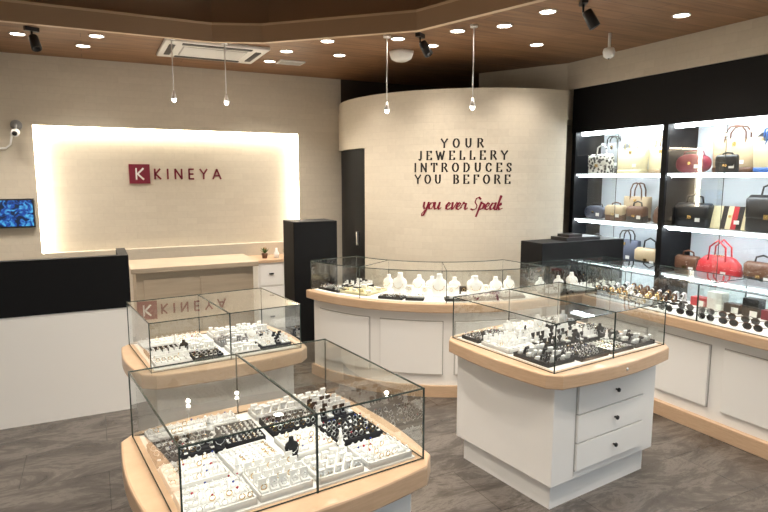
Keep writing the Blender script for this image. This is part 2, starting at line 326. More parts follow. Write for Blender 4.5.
# ------------------------------------------------------------------ showcases
def rrect_bow(hx,hy,bx,by,n=10,r=.05):
    cs=[(-hx,-hy),(hx,-hy),(hx,hy),(-hx,hy)]; bow=[(0,-by),(bx,0),(0,by),(-bx,0)]; out=[]
    for i in range(4):
        (x0,y0),(x1,y1)=cs[i],cs[(i+1)%4]
        Ls=math.hypot(x1-x0,y1-y0); t0=r/Ls
        for j in range(n+1):
            t=t0+(1-2*t0)*j/n; k=math.sin(math.pi*t); out.append((x0+(x1-x0)*t+bow[i][0]*k,y0+(y1-y0)*t+bow[i][1]*k))
    return out
def bar(mb,p,q,r=.0022,k='edge'):
    x0,x1=sorted((p[0],q[0]));y0,y1=sorted((p[1],q[1]));z0,z1=sorted((p[2],q[2])); mb.box(x0-r,x1+r,y0-r,y1+r,z0-r,z1+r,k)
def glassbox(parent,x0,x1,y0,y1,z0,z1,divs=(),name='glass_case'):
    g=MB(); 
    g.add([(x0,y0,z1),(x1,y0,z1),(x1,y1,z1),(x0,y1,z1)],[(0,1,2,3)],'glass')
    for a,c in (((x0,y0),(x1,y0)),((x1,y0),(x1,y1)),((x1,y1),(x0,y1)),((x0,y1),(x0,y0))):
        g.add([(*a,z0),(*c,z0),(*c,z1),(*a,z1)],[(0,1,2,3)],'glass')
        bar(g,(*a,z1),(*c,z1)); bar(g,(*a,z0+.003),(*c,z0+.003),.0015); bar(g,(*a,z0),(*a,z1),.0024)
    for x in divs:
        bar(g,(x,y0,z1),(x,y1,z1),.003); bar(g,(x,y0,z0),(x,y0,z1),.003); bar(g,(x,y1,z0),(x,y1,z1),.0025)
    return g.obj(name,parent)
ZT=.75
def showcase(x0,x1,y0,y1,drawers=False,div=True,bx=.04,by=.05):
    cx,cy=(x0+x1)/2,(y0+y1)/2; hx,hy=(x1-x0)/2,(y1-y0)/2
    e=empty('jewellery_showcase',(*cf(cx,cy),0),CR)
    b=MB(); b.prism(rrect_bow(hx+.035,hy+.035,bx,by),.675,ZT,'wood'); b.obj('wood_top_slab',e,bevel=.008)
    b=MB(); b.box(-hx+.02,hx-.04,-hy+.01,hy-.02,.14,.675,'white'); b.obj('cabinet_body',e,bevel=.006)
    b=MB(); b.box(-hx+.055,hx-.075,-hy+.045,hy-.055,0,.14,'white'); b.obj('plinth',e)
    b=MB(); b.box(-hx+.02,hx-.02,-hy+.02,hy-.02,ZT,ZT+.006,'vwhite'); b.obj('display_base',e)
    if drawers:
        b=MB(); fy=-hy+.01
        X0,X1=-hx+.02+.17,hx-.04-.12
        b.box(X0-.004,X0,fy-.001,fy+.01,.16,.655,'seam_shade')
        for i in range(3):
            za=.185+i*.155; b.box(X0+.004,X1,fy-.014,fy,za+.004,za+.150,'white')
            b.box(X0,X1+.004,fy-.001,fy+.002,za-.002,za+.155,'seam_shade')
        d=b.obj('drawer_fronts',e,bevel=.002)
        b=MB()
        for i in range(3):
            za=.185+i*.155+.08; xm=(X0+X1)/2+.02
            b.loft([(0,.005,.005),(.012,.005,.005),(.014,.012,.012),(.022,.011,.011),(.024,.005,.005)],'blackp',10,T=TR(xm,fy-.014,za,rx=rad(90)))
        b.obj('drawer_knobs',e)
        b=MB(); b.loft([(0,.008,.008),(.004,.008,.008)],'chrome',10,T=TR(0.0,-hy-.035-by,.715,rx=rad(90))); b.obj('key_lock',e)
    glassbox(e,-hx,hx,-hy,hy,ZT,1.0,(0,) if div else ())
    return cx,cy
def metal(): return random.choice(['chrome','chrome','chrome','gold'])
def ringtray(mb,w,d,nx,ny,base='vwhite',kind='ring'):
    mb.box(-w/2,w/2,-d/2,d/2,0,.012,base)
    for x0,x1,y0,y1 in ((-w/2,-w/2+.005,-d/2,d/2),(w/2-.005,w/2,-d/2,d/2),(-w/2,w/2,-d/2,-d/2+.005),(-w/2,w/2,d/2-.005,d/2)): mb.box(x0,x1,y0,y1,0,.022,base)
    for j in range(ny):
        y=-d/2+d*(j+.5)/ny
        if kind=='ring':
            mb.tube([(-w/2+.008,y+.010,.014),(w/2-.008,y+.010,.014)],.0075,base,6)
        for i in range(nx):
            x=-w/2+w*(i+.5)/nx+random.uniform(-.002,.002)
            if kind=='ring':
                if random.random()<.05: continue
                k=metal(); mb.ring((x,y,.026),.0088,.0016,k,True,8,random.uniform(-.25,.25)); mb.gem((x,y-.001,.037),random.uniform(.0035,.0055),random.choice(['gem']*6+['chrome']*4+['gemr','gemb']))
                if random.random()<.25: mb.add([(x-.006,y-.014,.016),(x+.006,y-.014,.016),(x+.006,y-.006,.024),(x-.006,y-.006,.024)],[(0,1,2,3)],'paper')
            elif kind=='bracelet':
                k=metal(); n=9; pts=[(x+.004*math.sin(q*1.3+i),y-d/ny*.4+d/ny*.8*q/n,.016+.004*(q%2)) for q in range(n+1)]; mb.tube(pts,.0026,k,4)
                for q in range(0,n,2): mb.gem((pts[q][0],pts[q][1],.021),.0032,'gem')
            elif kind=='card':
                T=TR(x,y,.012,random.uniform(-.2,.2),rad(18)); c=w/nx*random.uniform(.30,.40); hh=random.uniform(.022,.040)
                mb.box(-c,c,-.002,.008,0,hh,'vwhite' if random.random()<.75 else base,T)
                for sx in (-.45,.45):
                    mb.gem((c*sx,-.004,hh*.66),.0042,'gem',T); mb.tube([(c*sx,-.004,hh*.6),(c*sx,-.005,hh*.25)],.0011,metal(),4,T); mb.gem((c*sx,-.005,hh*.22),.003,random.choice(['gem','chrome','gold']),T)
                if random.random()<.4: mb.add([(-c*.6,-.014,.001),(c*.6,-.014,.001),(c*.6,-.006,.008),(-c*.6,-.006,.008)],[(0,1,2,3)],'paper',False,T)
            elif kind=='box':
                bk=base if random.random()<.35 else 'vwhite'
                T=TR(x,y,.012,random.uniform(-.12,.12)); c=w/nx*.36; q=d/ny*.34
                mb.box(-c,c,-q,q,0,.016,bk,T); mb.box(-c,c,q-.004,q,.016,.045,bk,T)
                mb.ring((0,-q*.1,.024),.0088,.0018,metal(),True,8,0,T); mb.gem((0,-q*.1,.035),.005,'gem',T)
def tray(cxy,x,y,w,d,nx,ny,base,kind,rz=0,name='jewellery_tray',z=ZT+.006):
    b=MB(); ringtray(b,w,d,nx,ny,base,kind)
    px,py=cf(cxy[0]+x,cxy[1]+y); return b.obj(name,None,(px,py,z),CR+rz)
def bust(mb,T,k='vwhite',s=1,neck=True):
    mb.loft([(0,.035*s,.028*s),(.006*s,.036*s,.029*s),(.010*s,.030*s,.020*s),(.035*s,.042*s,.016*s,0,.004*s),(.065*s,.047*s,.018*s,0,.010*s),(.085*s,.038*s,.018*s,0,.014*s),(.096*s,.018*s,.015*s,0,.016*s),(.115*s,.014*s,.013*s,0,.017*s),(.122*s,.015*s,.014*s,0,.017*s)],k,16,2.2,T=T)
    if neck:
        pts=[(.030*s*math.sin(t),-.010*s+.012*s*(1-abs(math.sin(t)))*-.6,.088*s-.052*s*math.cos(t)*.5-.026*s) for t in [math.pi*(-.5+q/10) for q in range(11)]]
        mb.tube(pts,.0016*s,'chrome' if k!='vwhite' else 'gold',4,T); mb.gem((0,-.020*s,.034*s),.005*s,'gem',T)
def finger_stand(mb,T,k='vwhite'):
    mb.loft([(0,.014,.014),(.004,.014,.014),(.008,.009,.009),(.04,.006,.006),(.052,.002,.002)],k,10,T=T); mb.ring((0,0,.028),.0085,.0016,'chrome',False,10,0,T); mb.gem((0,-.010,.030),.004,'gem',T)
c1=showcase(.34,1.14,1.51,2.23); c2=showcase(.55,1.35,2.94,3.53); c3=showcase(2.20,3.12,1.86,2.63,True)
# case 1
tray(c1,-.28,-.25,.20,.16,8,4,'vwhite','ring'); tray(c1,-.085,-.25,.17,.16,5,4,'vwhite','box')
tray(c1,-.29,-.06,.18,.16,7,4,'vwhite','ring'); tray(c1,-.10,-.06,.17,.16,8,3,'vwhite','bracelet',rz=.06)
tray(c1,-.27,.13,.22,.16,10,4,'vblack','ring'); tray(c1,-.07,.135,.14,.17,7,3,'vblack','bracelet',rz=-.05)
tray(c1,-.20,.28,.33,.09,13,2,'vwhite','ring')
tray(c1,.10,-.26,.16,.15,5,3,'vwhite','card'); tray(c1,.285,-.26,.17,.15,7,4,'vwhite','ring')
tray(c1,.10,-.06,.16,.17,6,4,'vwhite','ring',rz=.04); tray(c1,.285,-.06,.18,.17,8,4,'vblack','ring')
tray(c1,.12,.13,.18,.15,8,4,'vblack','ring'); tray(c1,.30,.13,.14,.15,5,4,'vblack','box'); tray(c1,.20,.28,.34,.09,10,2,'vwhite','card')
# case 2
tray(c2,-.28,-.18,.18,.14,6,3,'vwhite','box'); tray(c2,-.10,-.19,.15,.12,6,3,'vblack','ring'); tray(c2,-.28,0,.17,.15,6,3,'vblack','bracelet'); tray(c2,-.10,-.01,.16,.16,6,3,'vwhite','card'); tray(c2,-.19,.18,.34,.14,12,3,'vwhite','ring')
tray(c2,.10,-.18,.15,.15,5,3,'vwhite','card'); tray(c2,.28,-.17,.17,.15,6,3,'vblack','box'); tray(c2,.10,.01,.16,.15,5,3,'vgrey','card'); tray(c2,.29,.01,.16,.15,7,3,'vgrey','bracelet'); tray(c2,.2,.18,.34,.14,10,3,'vwhite','card')
# case 3
tray(c3,-.33,-.20,.20,.24,5,4,'vblack','card'); tray(c3,-.10,-.255,.22,.19,8,4,'vblack','ring'); tray(c3,.13,-.26,.20,.18,7,3,'vblack','bracelet'); tray(c3,.34,-.25,.18,.20,5,3,'vblack','card')
tray(c3,-.33,.06,.20,.22,5,4,'vwhite','box'); tray(c3,-.10,.00,.20,.24,5,4,'vblack','box'); tray(c3,.13,-.02,.20,.22,6,4,'vblack','box'); tray(c3,.34,.0,.18,.22,7,5,'vblack','ring')
tray(c3,-.30,.27,.26,.14,10,4,'vblack','ring'); tray(c3,0,.26,.26,.17,7,3,'vwhite','card'); tray(c3,.30,.27,.24,.15,7,3,'vblack','card')
def at(cxy,x,y,z=ZT+.018,rz=0): return (*cf(cxy[0]+x,cxy[1]+y),z)
for c,x,y,k,s in ((c1,-.175,.035,'vblack',.5),(c1,.008,-.16,'vblack',.55),(c2,-.19,-.1,'vblack',.5),(c2,.19,-.09,'vwhite',.6),(c3,.01,-.14,'vblack',.6),(c3,.235,.14,'vwhite',.8),(c3,-.21,.17,'vwhite',.7),(c3,.02,.15,'vwhite',.8),(c3,.235,-.13,'vblack',.6)):
    b=MB(); bust(b,Matrix.Identity(4),k,s); b.obj('necklace_bust',None,at(c,x,y,ZT+.029),CR)
for c,pts in ((c1,[(-.18,-.16),(-.16,.21),(.19,-.16),(.2,.21),(.2,.03)]),(c2,[(-.19,.09),(.19,.09)]),(c3,[(-.22,-.08),(.22,-.18),(.235,-.02),(-.22,.0),(.12,.135),(-.1,.15),(.235,.06)])):
    for x,y in pts:
        b=MB(); finger_stand(b,Matrix.Identity(4),'vwhite' if c!=c3 else random.choice(['vwhite','vblack'])); b.obj('ring_stand',None,at(c,x,y,ZT+.029),CR)
# ------------------------------------------------------------------ curved counter
KX,KY=cf(3.6,4.6)
e=empty('curved_display_counter')
A0,A1=190,276
b=MB(); b.arc(KX,KY,.97,1.41,A0+1,A1,.09,.68,'white',40); b.obj('counter_body',e)
b=MB(); b.arc(KX,KY,1.0,1.435,A0+.5,A1,0,.09,'wood',40); b.obj('kick_board',e)
b=MB(); b.arc(KX,KY,.93,1.475,A0,A1,.68,ZT,'wood',48); b.obj('wood_top_slab',e,bevel=.008)
b=MB(); b.arc(KX,KY,.97,1.42,A0+2,A1-1,ZT,ZT+.006,'vwhite',40); b.obj('display_base',e)
b=MB(); s2=MB()
for a0,a1 in ((195,217),(221,241),(245,265)):
    b.arc(KX,KY,1.41,1.430,a0,a1,.18,.60,'white',14); s2.arc(KX,KY,1.41,1.4115,a0-.3,a1+.3,.174,.606,'seam_shade',14)  # grey border paints the shadow line around each raised panel
b.obj('raised_panels',e,bevel=.005); s2.obj('painted_panel_shadows',e)
g=MB(); GR=1.435
def gp(r,a,z): return (KX+r*math.cos(rad(a)),KY+r*math.sin(rad(a)),z)
n=40
for i in range(n):
    a,c=A0+1+(A1-A0-1)*i/n,A0+1+(A1-A0-1)*(i+1)/n
    for q in ([gp(GR,a,ZT),gp(GR,c,ZT),gp(GR,c,1.0),gp(GR,a,1.0)],[gp(.96,a,ZT),gp(.96,c,ZT),gp(.96,c,1.0),gp(.96,a,1.0)],[gp(.96,a,1.0),gp(GR,a,1.0),gp(GR,c,1.0),gp(.96,c,1.0)]): g.add(q,[(0,1,2,3)],'glass')
for a in (A0+1,A1): g.add([gp(.96,a,ZT),gp(GR,a,ZT),gp(GR,a,1),gp(.96,a,1)],[(0,1,2,3)],'glass')
for r in (.96,GR):
    g.tube([gp(r,A0+1+(A1-A0-1)*i/n,1.0) for i in range(n+1)],.0035,'edge',4)
for a in (A0+1,214,A1-34,A1):
    for r in (.96,GR): g.tube([gp(r,a,ZT),gp(r,a,1.0)],.003,'edge',4)
    g.tube([gp(.96,a,1.0),gp(GR,a,1.0)],.003,'edge',4)
g.obj('glass_case',e)
def onarc(r,a): return (KX+r*math.cos(rad(a)),KY+r*math.sin(rad(a)))
for r,a,s in ((1.18,224,1.45),(1.06,231,1.2),(1.08,237,1.15),(1.22,240,1.5),(1.08,247,1.1),(1.22,254,1.35),(1.05,216,1.1),(1.2,263,1.2),(1.05,256,1.1),(1.15,271,1.1)):
    b=MB(); bust(b,Matrix.Identity(4),'vwhite',s); b.obj('necklace_bust',None,(*onarc(r,a),ZT+.006),rad(a+90-12))
for r,a,w_,d_,nx,ny,base,kind in ((1.32,198,.26,.12,8,3,'vblack','ring'),(1.08,200,.2,.2,6,3,'vblack','box'),(1.22,209,.30,.28,4,2,'cream','card'),(1.35,224,.20,.10,7,2,'vblack','ring'),(1.36,232,.14,.08,5,2,'vblack','card'),(1.36,246,.2,.08,6,2,'vblack','card'),(1.36,255,.2,.08,6,2,'vblack','ring'),(1.34,265,.2,.12,6,2,'vblack','card')):
    b=MB(); ringtray(b,w_,d_,nx,ny,base,kind); b.obj('jewellery_tray',None,(*onarc(r,a),ZT+.006),rad(a+90))
b=MB()
for r,a in ((1.14,245),(1.15,234.5),(1.14,250),(1.12,260),(1.3,259),(1.13,228)):
    x,y=onarc(r,a); T=TR(x,y,ZT+.006,rad(a+90)); b.box(-.025,.025,-.02,.02,0,.07,'vwhite' if a!=250 else 'vblack',T); b.box(-.02,.02,-.028,-.02,.0,.03,'paper',T); b.ring((0,-.024,.045),.012,.002,'gold',True,10,0,T)
b.obj('jewellery_display_blocks')
# corner unit
e=empty('corner_display_cabinet')
b=MB(); b.box(3.26,4.08,3.58,3.76,0,.68,'white'); b.box(3.21,4.12,3.50,3.79,.68,.75,'wood'); b.obj('lower_cabinet',e,bevel=.006)
glassbox(e,3.23,4.09,3.53,3.78,ZT,1.0)
b=MB(); b.box(3.39,4.36,3.80,4.08,0,1.15,'black'); b.obj('tall_black_cabinet',None,bevel=.006)
b=MB(); b.box(3.70,4.10,3.84,4.04,1.15,1.18,'blackp'); b.box(3.74,3.90,3.86,4.0,1.18,1.205,'blackp'); b.obj('card_terminal_tray',None)
for x,y,w_,d_,nx,ny,base,kind in ((3.40,3.63,.26,.14,6,2,'vblack','card'),(3.68,3.63,.24,.14,6,2,'vwhite','box'),(3.95,3.63,.22,.14,6,2,'vblack','box')):
    b=MB(); ringtray(b,w_,d_,nx,ny,base,kind); b.obj('jewellery_tray',None,(x,y,ZT+.001),0)
for x,s in ((3.33,1.0),(3.53,1.0),(3.68,1.15),(3.82,1.1),(4.0,1.1)):
    b=MB(); bust(b,Matrix.Identity(4),'vwhite' if s!=1.1 else 'vblack',s); b.obj('necklace_bust',None,(x,3.735,ZT+.001),-.4)
e=empty('display_counter')
RY0,RY1=.5,3.48
b=MB(); b.box(3.62,4.06,RY0,RY1,.10,.68,'white'); b.obj('counter_body',e)
b=MB(); b.box(3.58,4.06,RY0,RY1,0,.10,'wood'); b.obj('kick_board',e,bevel=.004)
b=MB(); b.box(3.54,4.12,RY0,RY1,.68,ZT,'wood'); b.obj('wood_top_slab',e,bevel=.008)
b=MB(); b.box(3.59,4.08,RY0+.02,RY1-.02,ZT,ZT+.006,'vwhite'); b.obj('display_base',e)
b=MB(); s2=MB(); y=3.3
while y-.40>RY0:
    b.box(3.600,3.62,y-.40,y,.18,.60,'white'); s2.box(3.6185,3.62,y-.406,y+.006,.174,.606,'seam_shade'); y-=.50  # shadow line around each panel painted as a thin grey border
b.obj('raised_panels',e,bevel=.005); s2.obj('painted_panel_shadows',e)
y=RY1-.01
while y-.98>RY0: glassbox(e,3.575,4.09,y-.98,y,ZT,1.0); y-=.985
def sunglasses(mb,T,k='lens',fr='blackp'):
    for sx in (-1,1):
        mb.tube([(sx*.034+.028*math.cos(t),0,.024+.021*math.sin(t)) for t in [2*math.pi*i/12 for i in range(12)]],.0025,fr,4,T,True)
        mb.add([(sx*.034+.027*math.cos(2*math.pi*i/12),0,.024+.020*math.sin(2*math.pi*i/12)) for i in range(12)],[tuple(range(12))],k,False,T)
        mb.tube([(sx*.062,0,.030),(sx*.066,.02,.030),(sx*.064,.10,.024),(sx*.060,.135,.008)],.0022,fr,4,T)
    mb.tube([(-.007,0,.030),(0,0,.033),(.007,0,.030)],.0022,fr,4,T)
b=MB()
for i in range(13):
    for j in range(2):
        b2=TR(3.63+.165*j,2.77-.155*i-.04*j,ZT+.007,rad(-90)+random.uniform(-.12,.12))
        sunglasses(b,b2,'lens',random.choice(['blackp','blackp','tort']))
b.obj('sunglasses_display')
b=MB()
for i in range(13):
    y=2.78-.13*i; k=['red','paper','leather','leather','dred','leather','paper','leather','brown','leather','paper','leather','leather'][i]
    b.box(3.99,4.07,y-.055,y+.055,ZT+.006,ZT+.07+.06*(i%2),k)
    b.add([(3.985,y-.05,ZT+.01),(3.985,y+.0,ZT+.01),(3.989,y+.0,ZT+.05),(3.989,y-.05,ZT+.05)],[(0,1,2,3)],'paper')
b.obj('glasses_cases')
b=MB()
for i in range(9):
    for j in range(4):
        x,y=3.66+.11*j,3.42-.066*i; T=TR(x,y,ZT+.006,rad(-90)+random.uniform(-.1,.1))
        k=random.choice(['gold','chrome','brown','brown','leather'])
        b.box(-.02,.02,-.02,.02,0,.012,'vblack',T)
        pts=[(0,.022*math.cos(t),.048+.030*math.sin(t)) for t in [2*math.pi*q/12 for q in range(12)]]
        for dx in (-.006,0,.006): b.tube([(p[0]+dx,p[1],p[2]) for p in pts],.0038,k,4,T,True)
        b.loft([(0,.016,.016),(.006,.016,.016),(.007,.013,.013)],'gold' if k in('gold','brown') else 'chrome',12,T=T@TR(0,-.022,.055,rx=rad(75))); b.loft([(.007,.0125,.0125),(.0075,.0125,.0125)],random.choice(['paper','blackp']),12,T=T@TR(0,-.022,.055,rx=rad(75)))
b.obj('watch_display')
# ------------------------------------------------------------------ handbag display unit on right wall
e=empty('handbag_display_unit')
FX=4.5; TOPZ=2.16
b=MB(); b.box(FX,FX+.04,-1.5,4.66,TOPZ,2.60,'black'); b.obj('fascia',e)
b=MB(); 
for y in (4.60,3.52,2.46,1.40,.34,-.72): b.box(FX,4.93,y,y+.05,.0,TOPZ,'black')
b.obj('uprights',e)
b=MB(); b.box(4.90,4.94,-1.5,4.64,.0,TOPZ+.1,'displayback'); b.obj('back_panel',e)
b=MB(); b.box(FX+.04,4.9,-1.5,4.6,TOPZ,TOPZ+.02,'white'); b.obj('top_board',e)
b=MB(); led=MB(); gl=MB()
ys=[4.60,3.52,2.46,1.40,.34,-.72]
SH=(1.74,1.28,.86)
for i in range(len(ys)-1):
    y1=ys[i]; y0=ys[i+1]+.05
    for z in SH:
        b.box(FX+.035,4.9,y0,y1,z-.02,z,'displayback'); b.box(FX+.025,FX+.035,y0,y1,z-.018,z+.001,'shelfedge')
        led.box(FX+.05,FX+.075,y0+.02,y1-.02,z-.032,z-.022,'ledc')
    b.box(FX+.02,4.9,y0,y1,0,.5,'white')
    led.box(FX+.06,FX+.11,y0+.02,y1-.02,TOPZ-.03,TOPZ-.004,'ledc')
    ym=(y0+y1)/2
    for q0,q1,xx in ((y0,ym+.02,FX+.004),(ym-.02,y1,FX+.014)):
        gl.add([(xx,q0,.5),(xx,q1,.5),(xx,q1,TOPZ),(xx,q0,TOPZ)],[(0,1,2,3)],'glass'); bar(gl,(xx,q0,.5),(xx,q0,TOPZ),.002)
b.obj('shelves',e); led.obj('led_strips',e); gl.obj('sliding_glass_doors',e)
def bag(kind,y,z,w,h,d,k,k2=None,x=4.70,tilt=0,hh=.10):
    b=MB(); k2=k2 or k; hx,hy=w/2,d/2
    if kind=='tote':
        b.loft([(0,hx*.80,hy),(.01,hx*.86,hy*1.05),(h*.5,hx*.95,hy*.8),(h*.95,hx*1.02,hy*.5),(h,hx,hy*.4)],k,24,5)
        b.loft([(0,hx*.82,hy*1.03),(.012,hx*.88,hy*1.1),(h*.16,hx*.90,hy*1.05)],k2,24,5)
        for s in (-1,1): b.tube([(-hx*.45,s*hy*.45,h*.80),(-hx*.42,s*hy*.5,h+hh*.5),(-hx*.25,s*hy*.5,h+hh*.93),(0,s*hy*.5,h+hh),(hx*.25,s*hy*.5,h+hh*.93),(hx*.42,s*hy*.5,h+hh*.5),(hx*.45,s*hy*.45,h*.80)],.007,k2,6)
        b.box(-.012,.012,-hy*.75,-hy*.5,h*.78,h*.90,'gold')
    elif kind=='flap':
        b.loft([(0,hx*.92,hy*.9),(.012,hx,hy),(h*.85,hx*.97,hy*.9),(h,hx*.90,hy*.6)],k,24,6)
        b.loft([(h*.38,hx*.93,hy*1.02,0,-.006),(h*.42,hx*.985,hy*1.06,0,-.006),(h*.9,hx*1.0,hy*1.0,0,-.006),(h*1.03,hx*.9,hy*.5,0,0)],k2,24,6)
        b.box(-.018,.018,-hy*1.15-.006,-hy*.9,h*.36,h*.50,'gold')
        b.tube([(-hx*.5,0,h*.95),(-hx*.42,0,h+hh*.7),(0,0,h+hh),(hx*.42,0,h+hh*.7),(hx*.5,0,h*.95)],.008,k,6)
    elif kind=='boston':
        b.loft([(0,hx*.80,hy),(.01,hx*.92,hy*1.05),(h*.35,hx,hy*1.05),(h*.7,hx*.93,hy*.85),(h*.92,hx*.72,hy*.45),(h,hx*.55,hy*.2)],k,24,3)
        for s in (-1,1): b.tube([(-hx*.4,s*hy*.6,h*.75),(-hx*.36,s*hy*.55,h+hh*.55),(0,s*hy*.5,h+hh),(hx*.36,s*hy*.55,h+hh*.55),(hx*.4,s*hy*.6,h*.75)],.0075,k2,6)
        b.tube([(-hx*.6,0,h*.96),(0,0,h*1.01),(hx*.6,0,h*.96)],.004,'gold',4)
    elif kind=='round':
        b.loft([(-hy,hx*.92,h/2*.92),(-hy*.8,hx,h/2),(hy*.8,hx,h/2),(hy,hx*.92,h/2*.92)],k,28,2.4,T=TR(0,0,h/2,rx=rad(90)))
        b.tube([(-hx*.9,0,h*.6),(-hx*.6,0,h+hh*.8),(0,0,h+hh),(hx*.6,0,h+hh*.8),(hx*.9,0,h*.6)],.005,k2,6)
        b.box(-.012,.012,-hy*1.2,-hy,h*.45,h*.6,'gold')
    elif kind=='clutch':
        T=TR(0,0,0,rx=rad(-14)); cols=('cream','cream','leather','cream','red','leather','cream') if k2!=k else (k,)*7
        for i in range(7): b.box(-hx+w*i/7,-hx+w*(i+1)/7,-hy,hy,0,h,cols[i],T)
        b.box(-.01,.01,-hy*1.3,-hy,h*.5,h*.6,'gold',T)
    b.add([(hx*.35,-hy*1.22,h*.25),(hx*.35+.045,-hy*1.22,h*.25),(hx*.35+.045,-hy*1.22,h*.25+.032),(hx*.35,-hy*1.22,h*.25+.032)],[(0,1,2,3)],'paper')
    return b.obj('handbag',None,(x,y,z+.001),rad(-90+tilt),bevel=0)
A,B_,C_=SH
bag('flap',4.36,A,.26,.19,.12,'patt','patt',4.62,hh=.10); bag('tote',4.03,A,.33,.24,.12,'cream','cream',4.68,hh=.12); bag('tote',3.76,A,.28,.24,.12,'cream','bge',4.76,hh=.1); bag('tote',4.40,A,.30,.32,.08,'greyf','leather',4.82,hh=.06)
bag('round',4.42,B_,.25,.14,.08,'navy','leather',4.64,hh=.02); bag('flap',4.16,B_,.22,.15,.09,'brown','bge',4.64,hh=.03); bag('tote',4.03,B_,.30,.24,.12,'bge','brown',4.78,hh=.13); bag('flap',3.89,B_,.20,.15,.09,'leather','brown',4.62,hh=.05); bag('boston',3.68,B_,.24,.17,.1,'brown','leather',4.74,hh=.12)
bag('flap',4.40,C_,.27,.19,.10,'leather','leather',4.66,hh=.08); bag('tote',4.06,C_,.30,.24,.12,'navy','leather',4.70,hh=.09); bag('flap',3.76,C_,.28,.18,.10,'leather','bge',4.66,hh=.10)
bag('round',3.36,A,.28,.16,.10,'dred','dred',4.64,hh=.03); bag('tote',3.07,A,.40,.28,.14,'bge','brown',4.77,hh=.10); bag('flap',3.02,A,.18,.14,.05,'leather','leather',4.58,hh=.02); bag('tote',2.68,A,.36,.24,.12,'cream','blue',4.66,hh=.12); bag('boston',2.82,A,.36,.32,.08,'leather','blue',4.84,hh=.04)
bag('flap',3.33,B_,.32,.20,.12,'leather','leather',4.66,hh=.08); bag('clutch',3.02,B_,.31,.19,.04,'cream','leather',4.66); bag('flap',2.70,B_,.36,.28,.12,'leather','leather',4.68,hh=.10)
bag('boston',3.06,C_,.38,.20,.14,'red','red',4.64,hh=.13); bag('flap',3.36,C_,.22,.16,.08,'brown','brown',4.66,hh=.05); bag('flap',2.72,C_,.26,.18,.1,'leather','brown',4.66,hh=.06)
for i,(z,y,k) in enumerate([(A,2.2,'red'),(A,1.8,'brown'),(B_,2.2,'bge'),(B_,1.75,'leather'),(C_,2.1,'navy'),(C_,1.7,'leather'),(A,1.1,'leather'),(B_,1.1,'cream'),(C_,1.0,'brown'),(A,.7,'blue')]): bag(['tote','flap','boston'][i%3],y,z,.3,.22,.12,k,'leather')
# ------------------------------------------------------------------ left counter, reception, black cabinet, drawers
e=empty('service_counter'); b=MB(); b.box(-2.95,.215,4.56,5.05,0,.77,'white'); b.obj('counter_body',e); b=MB(); b.box(-2.95,.215,4.555,5.06,.77,.80,'black'); b.box(-2.95,.215,4.555,4.62,.80,1.15,'black'); b.box(.15,.215,4.62,5.06,.80,1.15,'black'); b.obj('black_upper_panel',e)
e=empty('reception_desk'); b=MB(); b.box(.30,1.30,5.32,5.80,0,.90,'woodtan'); b.obj('desk_body',e); b=MB(); b.box(.26,1.34,5.26,5.86,.90,.945,'woodtan'); b.obj('desk_top',e,bevel=.006)
b=MB(); b.box(.36,.77,5.31,5.32,.1,.84,'woodtan'); b.box(.83,1.24,5.31,5.32,.1,.84,'woodtan'); b.obj('front_panels',e)
b=MB(); b.box(1.60,2.02,5.02,5.34,0,1.31,'black'); b.obj('black_cabinet',None,bevel=.006)
e=empty('drawer_cabinet'); b=MB(); b.box(1.58,2.15,6.25,6.68,0,.78,'white'); b.box(1.56,2.17,6.23,6.69,.78,.81,'wood'); b.obj('carcass',e)
b=MB()
for i in range(3):
    for j in range(2): b.box(1.60+.27*j,1.85+.27*j,6.235,6.25,.05+.24*i,.27+.24*i,'white'); b.box(1.70+.27*j,1.75+.27*j,6.222,6.235,.17+.24*i,.185+.24*i,'blackp')
b.obj('drawers',e)
def plant(x,y,z,s):
    b=MB(); b.loft([(0,.03*s,.03*s),(.06*s,.04*s,.04*s),(.062*s,.034*s,.034*s)],'brown',14)
    for i in range(26):
        a=random.uniform(0,6.28); r=random.uniform(.01,.06)*s; h=random.uniform(.08,.16)*s; w=.012*s
        c,q=math.cos(a),math.sin(a)
        b.add([(0,0,.05*s),(r*.6*c-w*q,r*.6*q+w*c,h*.8),(r*1.3*c,r*1.3*q,h),(r*.6*c+w*q,r*.6*q-w*c,h*.8)],[(0,1,2,3)],'green' if i%3 else 'bge')
    b.obj('potted_plant',None,(x,y,z))
plant(1.70,6.4,.81,.9); plant(1.95,6.4,.81,.7)
b=MB(); b.loft([(0,.03,.03),(.05,.03,.03),(.09,.012,.012),(.11,.012,.012)],'paper',14); b.obj('bottle',None,(1.83,6.38,.81))
e=empty('wall_tv'); b=MB(); b.box(-1.0,-.50,YW-.05,YW-.001,1.22,1.50,'blackp'); b.obj('bezel',e,bevel=.004); b=MB(); b.box(-.985,-.515,YW-.052,YW-.05,1.235,1.485,'tv'); b.obj('screen',e)
b=MB(); b.loft([(0,.05,.05),(.03,.05,.05)],'skinv',14,T=TR(-.60,YW-.001,2.2,rx=rad(90))); b.tube([(-.60,YW-.03,2.2),(-.60,YW-.10,2.2),(-.60,YW-.12,2.14)],.012,'skinv')
b.loft([(0,.03,.03),(.01,.036,.036),(.11,.036,.036),(.12,.03,.03)],'paper',14,T=TR(-.60,YW-.10,2.13,rx=rad(100))); b.loft([(0,.022,.022),(.004,.022,.022)],'blackp',12,T=TR(-.60,YW-.218,2.11,rx=rad(100)))
b.tube([(-.63,YW-.01,2.17),(-.66,YW-.01,2.02),(-.70,YW-.01,1.98),(-1.1,YW-.01,1.97)],.010,'paper'); b.obj('security_camera')
